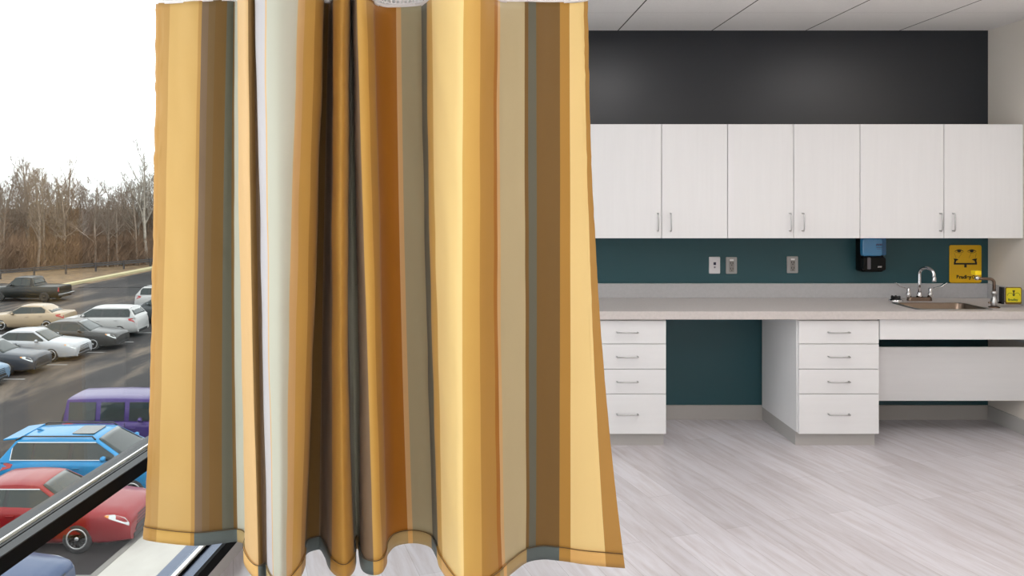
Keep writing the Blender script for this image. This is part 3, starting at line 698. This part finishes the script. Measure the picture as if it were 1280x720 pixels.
def car(kind, name, label, loc, rz, paint, cat='car', spare=False, rails=False, sunroof=False, chrome_trim=False, cladding=False, detail=True, rim=None, group=None):
    s = SPEC[kind]; L_, W, Hh, belt = s['L'], s['W'], s['H'], s['belt']; wb, wr = s['wb'], s['wr']
    t = empty(name, loc, rz, label, cat, group)
    # lower body
    xs = sorted(set([-L_/2+L_*k/40 for k in range(41)]+[p[0] for p in s['zt']]))
    b = MB(); N = None; vv = []
    for x in xs:
        u = abs(2*x/L_); hw_ = W/2*(1-(.13 if kind != 'jeep' else .06)*u**8-.02*u*u)
        zb_ = (.20 if kind == 'sedan' else .27)+.05*max(0, (u-.8)/.2)
        zt_ = interp(s['zt'], x); h = zt_-zb_; c = .035
        half = [(0, zb_), (.86*hw_, zb_), (.96*hw_, zb_+.10*h), (hw_, zb_+.34*h), (.995*hw_, zb_+.58*h), (.985*hw_, zb_+.70*h), (.965*hw_, zb_+.84*h), (.925*hw_, zb_+.95*h), (.86*hw_, zt_), (.45*hw_, zt_+c*.75), (0, zt_+c)]
        ring = [(x, y, z) for (y, z) in half]+[(x, -y, z) for (y, z) in half[-2:0:-1]]
        N = len(ring); vv += ring
    ff = [tuple(range(N)), tuple(range((len(xs)-1)*N, len(xs)*N))[::-1]]
    for i in range(len(xs)-1):
        for k in range(N): ff.append((i*N+k, i*N+(k+1) % N, (i+1)*N+(k+1) % N, (i+1)*N+k))
    b.add(vv, ff, 0, True)
    body = b.build('body', [paint, trim_c], t)
    cut = MB()
    for x in s['wheels']:
        for sd in (-1, 1):
            y0, y1 = sd*(W/2-.34), sd*(W/2+.2)
            cut.lathe([(0, y0), (s['r']*1.17, y0), (s['r']*1.17, y1), (0, y1)], (x, 0, s['r']+.01), 'Y', 32, 1)
    if kind == 'truck': cut.box(-2.70, -1.0, -.80, .80, .72, 1.6, 1)
    co = cut.build('tmp_cut', [paint, trim_c])
    md = body.modifiers.new('arches', 'BOOLEAN'); md.operation = 'DIFFERENCE'; md.object = co; md.solver = 'EXACT'
    dg = bpy.context.evaluated_depsgraph_get(); dg.update()
    me = bpy.data.meshes.new_from_object(body.evaluated_get(dg)); body.modifiers.clear(); body.data = me; me.name = 'body'
    bpy.data.objects.remove(co)
    try: me.set_sharp_from_angle(angle=math.radians(38))
    except Exception: pass
    # cabin
    xr0, xr1, xf1, xf0 = s['cab']; zb0 = belt-.02
    def wz(z): return wb+(wr-wb)*(z-belt)/(Hh-belt)
    prof = [(xr0, zb0), (xr0+(xr1-xr0)*.85, Hh-.085), (xr1, Hh-.04), (xr1+(xf1-xr1)*.25, Hh-.012), (xr1+(xf1-xr1)*.55, Hh), (xf1-.12, Hh-.02), (xf1, Hh-.045), (xf1+(xf0-xf1)*.12, Hh-.11), (xf0, zb0)]
    xs2 = sorted(set([xr0+(xf0-xr0)*k/30 for k in range(31)]+[p[0] for p in prof])); vv = []
    for x in xs2:
        zr = max(interp(prof, x), zb0+.002); wt_ = wz(zr); e = min(.055, (zr-zb0)*.5)
        half = [(wb, zb0-.03), (wz(zr-e), zr-e), (wz(zr-e)*.975, zr-e*.45), (wt_*.90, zr-.004), (wt_*.5, zr+.016), (0, zr+.022)]
        ring = [(x, y, z) for (y, z) in half]+[(x, -y, z) for (y, z) in half[-2::-1]]; N = len(ring); vv += ring
    ff = [tuple(range(N)), tuple(range((len(xs2)-1)*N, len(xs2)*N))[::-1]]
    for i in range(len(xs2)-1):
        for k in range(N): ff.append((i*N+k, i*N+(k+1) % N, (i+1)*N+(k+1) % N, (i+1)*N+k))
    cb = MB().add(vv, ff, 0, True).build('cabin', paint, t)
    try: cb.data.set_sharp_from_angle(angle=math.radians(35))
    except Exception: pass
    # glass
    def slope_pane(nm, xa, xb_, za, zb__, k0=.08, k1=.92, sgn=1):
        """pane on the slope from (xa,za) low to (xb_,zb__) high"""
        nrm_ = Vector((zb__-za, 0, -(xb_-xa))).normalized()*sgn
        if nrm_.z < 0: nrm_ = -nrm_
        rows, cl = 6, 10; v_ = []; f_ = []
        for o_ in (.016, -.02):
            for r in range(rows+1):
                k = k0+(k1-k0)*r/rows; x = xa+(xb_-xa)*k; z = za+(zb__-za)*k; hwid = wz(max(z, belt))*.86
                for c_ in range(cl+1):
                    q = -1+2*c_/cl; zc = .020*(1-q*q); v_.append(Vector((x, q*hwid, z+zc))+nrm_*o_)
        n1 = (rows+1)*(cl+1)
        for r in range(rows):
            for c_ in range(cl):
                a = r*(cl+1)+c_; f_.append((a, a+1, a+cl+2, a+cl+1)); f_.append((n1+a, n1+a+cl+1, n1+a+cl+2, n1+a+1))
        for r in range(rows):
            for e in (0, cl):
                a = r*(cl+1)+e; f_.append((a, a+cl+1, n1+a+cl+1, n1+a))
        for c_ in range(cl):
            for e in (0, rows*(cl+1)): f_.append((e+c_, e+c_+1, n1+e+c_+1, n1+e+c_))
        return MB().add(v_, f_, 0, True).build(nm, glass_c, t)
    ws = slope_pane('windshield', xf0, xf1, zb0, Hh-.045, .10, .97)
    slope_pane('rear_window', xr0, xr1, zb0, Hh-.04, .22 if kind != 'jeep' else .3, .95)
    top = Hh-.125; bot = belt+.03
    def xlim(x, z, mg=.06):
        fz = (z-zb0)/(Hh-.06-zb0); lo = xr0+(xr1-xr0)*fz+mg; hi = xf0+(xf1-xf0)*fz-mg*1.3; return min(max(x, lo), hi)
    def clip_pane(xa, xb_, z0, z1, r=.03):
        """outline in (x, z) clipped by the pillars"""
        pts = []; n = 8
        for k in range(n+1): z = z0+(z1-z0)*k/n; pts.append((xlim(xb_, z), z))
        for k in range(n+1): z = z1+(z0-z1)*k/n; pts.append((xlim(xa, z), z))
        out_ = []
        for p in pts:
            if not out_ or (abs(p[0]-out_[-1][0])+abs(p[1]-out_[-1][1])) > 1e-4: out_.append(p)
        return out_
    for sd in (-1, 1):
        pl_ = clip_pane(s['panes'][0][0]-.03, s['panes'][-1][1]+.03, bot-.02, top+.022) if kind != 'jeep' else None
        if pl_:
            tb = MB().prism(pl_, lambda p: (p[0], sd*(wz(p[1])+.008), p[1]), lambda p: (p[0], sd*(wz(p[1])-.03), p[1])).build('window_trim', chrome_c if chrome_trim else trim_c, t)
        for (xa, xb_) in s['panes']:
            q = clip_pane(xa, xb_, bot, top)
            MB().prism(q, lambda p: (p[0], sd*(wz(p[1])+.016), p[1]), lambda p: (p[0], sd*(wz(p[1])-.03), p[1])).build('side_window', glass_c, t)
        if pl_ and chrome_trim:
            q = clip_pane(s['panes'][0][0]-.01, s['panes'][-1][1]+.01, bot-.005, top+.005)
            MB().prism(q, lambda p: (p[0], sd*(wz(p[1])+.012), p[1]), lambda p: (p[0], sd*(wz(p[1])-.03), p[1])).build('window_surround', trim_c, t)
    # wheels
    for x in s['wheels']:
        for sd in (-1, 1): wheel(t, x, sd*(W/2-.112), s['r'], sd, rim or rim_m)
    # front: lights, grille, bumper
    def zt_at(x): return interp(s['zt'], x)
    def hw_at(x):
        u = abs(2*x/L_); return W/2*(1-(.13 if kind != 'jeep' else .06)*u**8-.02*u*u)
    xn = L_/2
    def skin(x, k):
        """point half-section: k 0 bottom .. 1 top, on the flank"""
        u = abs(2*x/L_); zb_ = (.20 if kind == 'sedan' else .27)+.05*max(0, (u-.8)/.2); h = zt_at(x)-zb_; hw_ = hw_at(x)
        tab = [(0, .86), (.10, .96), (.34, 1.0), (.58, .995), (.70, .985), (.84, .965), (.95, .925), (1, .86)]
        return interp(tab, k)*hw_, zb_+k*h
    def flank_patch(nm, pts, m_, off_=.012, both=True, parent=None):
        for sd in ((-1, 1) if both else (-1,)):
            n_ = len(pts); a = []; b2 = []
            for (x, k) in pts:
                y, z = skin(x, k); a.append((x, sd*(y+off_), z+off_*.3)); b2.append((x-.02*math.copysign(1, x), sd*(y-.05), z-.02))
            MB().add(a+b2, [tuple(range(n_)), tuple(range(n_, 2*n_))[::-1]]+[(i, (i+1) % n_, n_+(i+1) % n_, n_+i) for i in range(n_)]).build(nm, m_, parent or t)
    if kind == 'jeep':
        for sd in (-1, 1): MB().lathe([(.0, xn+.012), (.09, xn+.01), (.1, xn-.03)], (0, sd*.52, .86), 'X', 20).build('headlight', lamp_m, t)
        b = MB()
        for k in range(7): b.box(xn-.03, xn+.012, -.33+k*.1, -.27+k*.1, .70, .98)
        b.build('grille', trim_c, t)
        MB().box(xn-.1, xn+.16, -.8, .8, .42, .58).build('bumper', trim_c, t, .02)
    else:
        flank_patch('headlight', [(xn-.55, .94), (xn-.36, .965), (xn-.12, .93), (xn-.03, .84), (xn-.03, .72), (xn-.2, .74), (xn-.45, .84)], lamp_m)
        flank_patch('marker_light', [(xn-.56, .92), (xn-.47, .945), (xn-.47, .86), (xn-.56, .90)], amber_m, .015)
        zg0, zg1 = zt_at(xn-.02)-.32, zt_at(xn-.02)-.02
        b = MB(); yw = hw_at(xn)*.62
        for k in range(5):
            z = zg0+(zg1-zg0)*k/4; b.box(xn-.05, xn+.014-.003*k, -yw*(1.0-.05*k), yw*(1-.05*k), z-.016, z+.016)
        b.build('grille', chrome_c if kind == 'truck' else trim_c, t)
        MB().box(xn-.10, xn+.020, -hw_at(xn)*.80, hw_at(xn)*.80, .25, .36).build('bumper_lip', trim_c, t, .015)
        MB().prism([(-.7*hw_at(xn), .40), (.7*hw_at(xn), .40), (.55*hw_at(xn), .50), (-.55*hw_at(xn), .50)], lambda p: (xn+.012, p[0], p[1]), lambda p: (xn-.06, p[0], p[1])).build('air_intake', trim_c, t)
    # rear
    if kind == 'truck':
        flank_patch('taillight', [(-xn+.02, .92), (-xn+.10, .92), (-xn+.10, .55), (-xn+.02, .55)], tail_m, .014)
        MB().box(-xn-.16, -xn+.04, -.9, .9, .45, .60).build('rear_bumper', chrome_c, t, .02)
        MB().box(-xn-.012, -xn+.02, -.70, .70, .72, 1.05).build('tailgate', paint, t, .01)
    else:
        flank_patch('taillight', [(-xn+.5, .90), (-xn+.25, .96), (-xn+.03, .93), (-xn+.02, .74), (-xn+.2, .72), (-xn+.45, .80)], tail_m)
        MB().box(-xn-.015, -xn+.1, -.55, .55, .30, .44).build('rear_bumper', trim_c if kind != 'sedan' else paint, t, .02)
    # mirrors, handles
    mx_ = s['panes'][-1][1]-.22
    for sd in (-1, 1):
        m_ = MB(); yb = wz(belt)+.01
        m_.lathe([(.0, -.05), (.07, -.045), (.10, .0), (.08, .05), (0, .07)], (0, 0, 0), 'X', 14)
        m_.v = [(x, y*1.05, z*.75) for (x, y, z) in m_.v]
        o = m_.build('mirror', paint, t, loc=(mx_, sd*(yb+.16), belt+.10))
        MB().box(-.03, .02, -.07, .07, -.02, .02).build('mirror_arm', trim_c, o, loc=(0, -sd*.10, -.06))
    for (xa, xb_) in s['panes'][-2:]:
        for sd in (-1, 1):
            y, z = skin(xa+.12, .80); MB().box(xa+.05, xa+.24, -.018, .018, -.014, .014).build('door_handle', paint, t, .006, loc=(0, sd*(y+.016), z))
    if rails:
        for sd in (-1, 1):
            pts = [(xr1-.05, sd*(wz(Hh)+.005), Hh-.06)]
            pts += [(xr1+.12+(xf1-xr1-.24)*k/8, sd*(wz(Hh)-.01), Hh+.028) for k in range(9)]+[(xf1-.02, sd*(wz(Hh)+.005), Hh-.06)]
            MB().tube(pts, .02, 8).build('roof_rail', trim_c, t)
    if sunroof:
        MB().prism(rrect(-.50, .10, -.36, .36, .05), lambda p: (p[0], p[1], Hh+.026), lambda p: (p[0], p[1], Hh-.01)).build('sunroof', glass_c, t)
        MB().prism([(-1.62, .0), (-1.42, .0), (-1.55, .06), (-1.62, .055)], lambda p: (p[0], -.022, Hh+p[1]), lambda p: (p[0], .022, Hh+p[1])).build('antenna_fin', paint, t, .01)
        MB().prism([(xr0+.0, Hh-.095), (xr1+.05, Hh-.055), (xr1+.05, Hh+.005), (xr0+.0, Hh-.06)], lambda p: (p[0], -wr*.95, p[1]), lambda p: (p[0], wr*.95, p[1])).build('rear_spoiler', paint, t, .012)
    if cladding:
        for sd in (-1, 1): MB().box(s['wheels'][0]+s['r']*1.2, s['wheels'][1]-s['r']*1.2, -.015, .02, .27, .46).build('sill_cladding', plastic_g, t, .008, loc=(0, sd*(W/2-.01), 0))
    if spare:
        MB().lathe([(.18, -.11), (.37, -.11), (.40, -.06), (.40, .06), (.37, .11), (.18, .11)], (-L_/2-.12, .0, 1.0), 'X', 28).build('spare_tire', tire_m, t)
        for sd in (-1, 1):
            for x in s['wheels']:
                r_ = s['r']; b = MB(); ring_ = []
                for k in range(9):
                    a = math.radians(10+160*k/8); ring_.append((x+(r_+.12)*math.cos(a), r_+(r_+.10)*math.sin(a)))
                inner = [(x+(px_-x)*.90, r_+(pz-r_)*.90) for (px_, pz) in ring_]
                b.prism(ring_+inner[::-1], lambda p: (p[0], sd*(W/2-.06), p[1]), lambda p: (p[0], sd*(W/2+.10), p[1])); b.build('fender_flare', trim_c, t)
        for x in (-1.08, -.20): 
            for sd in (-1, 1): MB().box(x-.006, x+.006, -.006, .006, .40, 1.16).build('door_seam', trim_c, t, loc=(0, sd*(W/2+.0), 0))
    return t
def paint(name, rgb, metal=.25): return xmat(name, tuple(v*.82 for v in rgb), .3, metal=metal*.5, spec=.3, coat=.08)
def at(px_nose, px_y, d, kind, face):
    """centre of a car whose leading end in +X sits at picture column px_nose at distance d"""
    xn = (px_nose-CX)*d/F; return (xn-SPEC[kind]['L']/2, d, GZ)
PI = math.pi
# near row
car('suv', 'blue_suv', 'bright blue crossover with sunroof parked between the red sedan and the purple off-roader', (-10.15, 21.0, GZ), 0, paint('sky_blue_paint', (22, 158, 226), .3), rails=True, sunroof=True, chrome_trim=True, cladding=True)
car('sedan', 'red_sedan', 'red sedan parked nose to the sidewalk, nearest whole car', (-10.12, 18.3, GZ), 0, paint('red_paint', (165, 22, 28), .3), chrome_trim=True)
car('jeep', 'purple_off_roader', 'boxy purple off-roader with dark side windows parked behind the blue crossover', (-10.3, 24.4, GZ), 0, paint('purple_paint', (74, 48, 128), .3), spare=True)
car('sedan', 'navy_sedan', 'navy blue car at the bottom edge, only its bonnet showing below the window bar', (-10.35, 14.75, GZ), 0, paint('navy_paint', (38, 72, 122), .4))
# far rows
car('sedan', 'silver_sedan', 'silver white sedan with nose to the lane, in front of the dark grey sedan', (-21.35, 37.9, GZ), 0, paint('silver_white_paint', (215, 218, 222), .2))
car('sedan', 'dark_grey_sedan', 'dark grey sedan parked between the silver white sedan and the white wagon', (-20.65, 40.6, GZ), 0, paint('graphite_paint', (72, 70, 66), .35))
car('suv', 'white_wagon', 'white estate car with red taillights toward the lane, last of the double row', (-20.95, 44.1, GZ), PI, paint('white_paint', (226, 226, 224), .05))
car('sedan', 'beige_sedan', 'beige sedan with red taillights parked behind the silver white sedan', (-26.3, 46.2, GZ), PI, paint('beige_paint', (205, 182, 150), .25))
car('sedan', 'slate_sedan', 'slate grey sedan cut by the left edge of the picture, nose toward the lane', (-21.85, 35.1, GZ), 0, paint('slate_paint', (74, 80, 90), .35))
car('sedan', 'pale_blue_sedan', 'pale blue car at the left edge nearest the lane, only its nose in view', (-22.2, 32.4, GZ), 0, paint('pale_blue_paint', (130, 165, 195), .3))
car('suv', 'grey_suv', 'dark grey crossover partly behind the curtain, next to the white wagon', (-19.2, 48.6, GZ), PI, paint('grey_paint', (88, 92, 94), .3))
car('suv', 'white_suv', 'white crossover partly behind the curtain, farthest car by the kerb', (-20.6, 53.5, GZ), 0, paint('white_suv_paint', (228, 228, 226), .05), rails=True)
car('truck', 'pickup_truck', 'black pickup truck standing alone at the far side of the lot', (-33.35, 58.4, GZ), PI-.06, paint('black_green_paint', (30, 34, 32), .3), cat='truck', rim=xmat('dark_rim', (70, 68, 66), .4, metal=.6))

# ------------------------------------------------------------------ woods
bark = xmat('grey_brown_bark', (150, 132, 115), .9, vary=(3, .3))
bark_p = xmat('pale_bark', (180, 170, 156), .9, vary=(3, .25))
def tree_mesh(seed, hgt, spread, dens=1.0):
    rnd = random.Random(seed); tk = MB(); br = MB()
    def grow(p, d, ln, r, lev):
        segs = 4 if lev == 0 else 3; pts = [p.copy()]; rs = [r]; q = p.copy(); dd = d.copy()
        for k in range(segs):
            j = .10 if lev == 0 else .25
            dd = (dd+Vector((rnd.uniform(-j, j), rnd.uniform(-j, j), rnd.uniform(-j*.4, j*.9)))).normalized()
            q = q+dd*ln/segs; pts.append(q.copy()); rs.append(r*(1-.72*(k+1)/segs))
        (tk if lev == 0 else br).tube(pts, rs, 6 if lev == 0 else 3, cap=False)
        if lev >= 4: return
        n = {0: 11, 1: 6, 2: 5, 3: 3}[lev]; n = max(2, round(n*dens))
        for k in range(n):
            f_ = (.28 if lev == 0 else .2)+(.72 if lev == 0 else .8)*(k+rnd.random()*.6)/n; f_ = min(f_, .98)
            i = min(int(f_*segs), segs-1); u = f_*segs-i; b0 = pts[i].lerp(pts[i+1], u)
            ax = (pts[i+1]-pts[i]).normalized(); an = rnd.uniform(0, 2*PI); perp = ax.orthogonal().normalized(); perp = Matrix.Rotation(an, 3, ax) @ perp
            ang = math.radians(rnd.uniform(28, 58))*spread; nd = (ax*math.cos(ang)+perp*math.sin(ang)); nd.z += .18; nd.normalize()
            l2 = ln*({0: .42, 1: .55, 2: .55, 3: .55}[lev])*(1.15-.55*f_)*rnd.uniform(.75, 1.2)
            grow(b0, nd, l2, max(rs[i]*.5, .014), lev+1)
    grow(Vector((0, 0, 0)), Vector((0, 0, 1)), hgt*.9, hgt*.016, 0)
    return tk, br
protos = []
for sd, h_, sp, mt in ((3, 11, 1.0, bark), (8, 12.5, .85, bark), (14, 9, 1.1, bark), (21, 13, .9, bark_p), (33, 10.5, .95, bark)):
    tk, br = tree_mesh(sd, h_, sp); protos.append((tk.mesh('trunk', mt), br.mesh('branches', mt)))
rnd = random.Random(5)
def tree(i, x, y, sc, rz, label, group=None):
    o = bpy.data.objects.new('bare_tree', protos[i][0]); col.objects.link(o); o.location = (x, y, GZ); o.rotation_euler = (0, 0, rz); o.scale = (sc, sc, sc)
    c = bpy.data.objects.new('branches', protos[i][1]); col.objects.link(c); c.parent = o
    tag(o, label, 'tree', group)
spots = []
for row, (dist, n) in enumerate(((84, 29), (90, 32), (99, 32))):
    for k in range(n):
        px_ = -40+(430)*(k+.5)/n+rnd.uniform(-6, 6); d = dist+rnd.uniform(-2.5, 2.5)+(px_-95)/187*9; spots.append(((px_-CX)*d/F, d, row))
for (x, y, row) in spots:
    px_ = CX+x*F/y; k = 1.0 if px_ < 125 else (.86 if px_ < 165 else 1.0)
    tree(rnd.choice((0, 1, 2, 4, 0)), x, y, k*rnd.uniform(.78, 1.0), rnd.uniform(0, 6.28), 'bare grey brown tree in the winter woods beyond the parking lot', 'bare trees of the winter woods')
tree(3, (184-CX)*87/F, 87, .99, 1.0, 'tallest pale bare tree beside the edge of the curtain')
tree(3, (172-CX)*89/F, 89, .86, 2.6, 'pale bare tree close to the left of the tallest one by the curtain')
tree(3, (196-CX)*92/F, 92, .9, 4.1, 'pale bare tree behind the tallest one, mostly hidden by the curtain edge')
tree(1, (88-CX)*86/F, 86, .97, 2.0, 'tall slender bare tree standing out above the middle of the woods')
# undergrowth
rnd = random.Random(11); b = MB()
def brush(n, d0, d1, z1, ln):
    for _ in range(n):
        px_ = rnd.uniform(-50, 390); d = rnd.uniform(d0, d1)+(px_-95)/187*9; x = (px_-CX)*d/F; z = z1*rnd.random()**1.5
        a = rnd.uniform(-1, 1); l_ = ln*rnd.uniform(.5, 1.3); wd = rnd.uniform(.012, .035)
        dx_, dz_ = l_*math.sin(a), l_*math.cos(a); dy_ = rnd.uniform(-.5, .5)
        b.add([(x-wd, d, GZ+z), (x+wd, d, GZ+z), (x+dx_, d+dy_, GZ+z+dz_)], [(0, 1, 2)])
brush(30000, 81.5, 88, 3.0, 1.5)
brush(25000, 83, 108, 6.0, 1.6)
o = b.build('undergrowth', xmat('brown_brush', (128, 101, 78), .9, vary=(.6, .35))); tag(o, 'dense brown thicket at the foot of the bare woods', 'undergrowth', kind='stuff')
struct(MB().prism([(-110, 113), (40, 113), (40, 135), (-110, 135)], lambda p: (p[0], p[1], GZ), lambda p: (p[0], p[1]+0, GZ+5.2)).build('wooded_slope', xmat('leaf_litter_slope', (92, 75, 60), .95, vary=(.5, .35))), 'brown wooded bank far behind the trees')
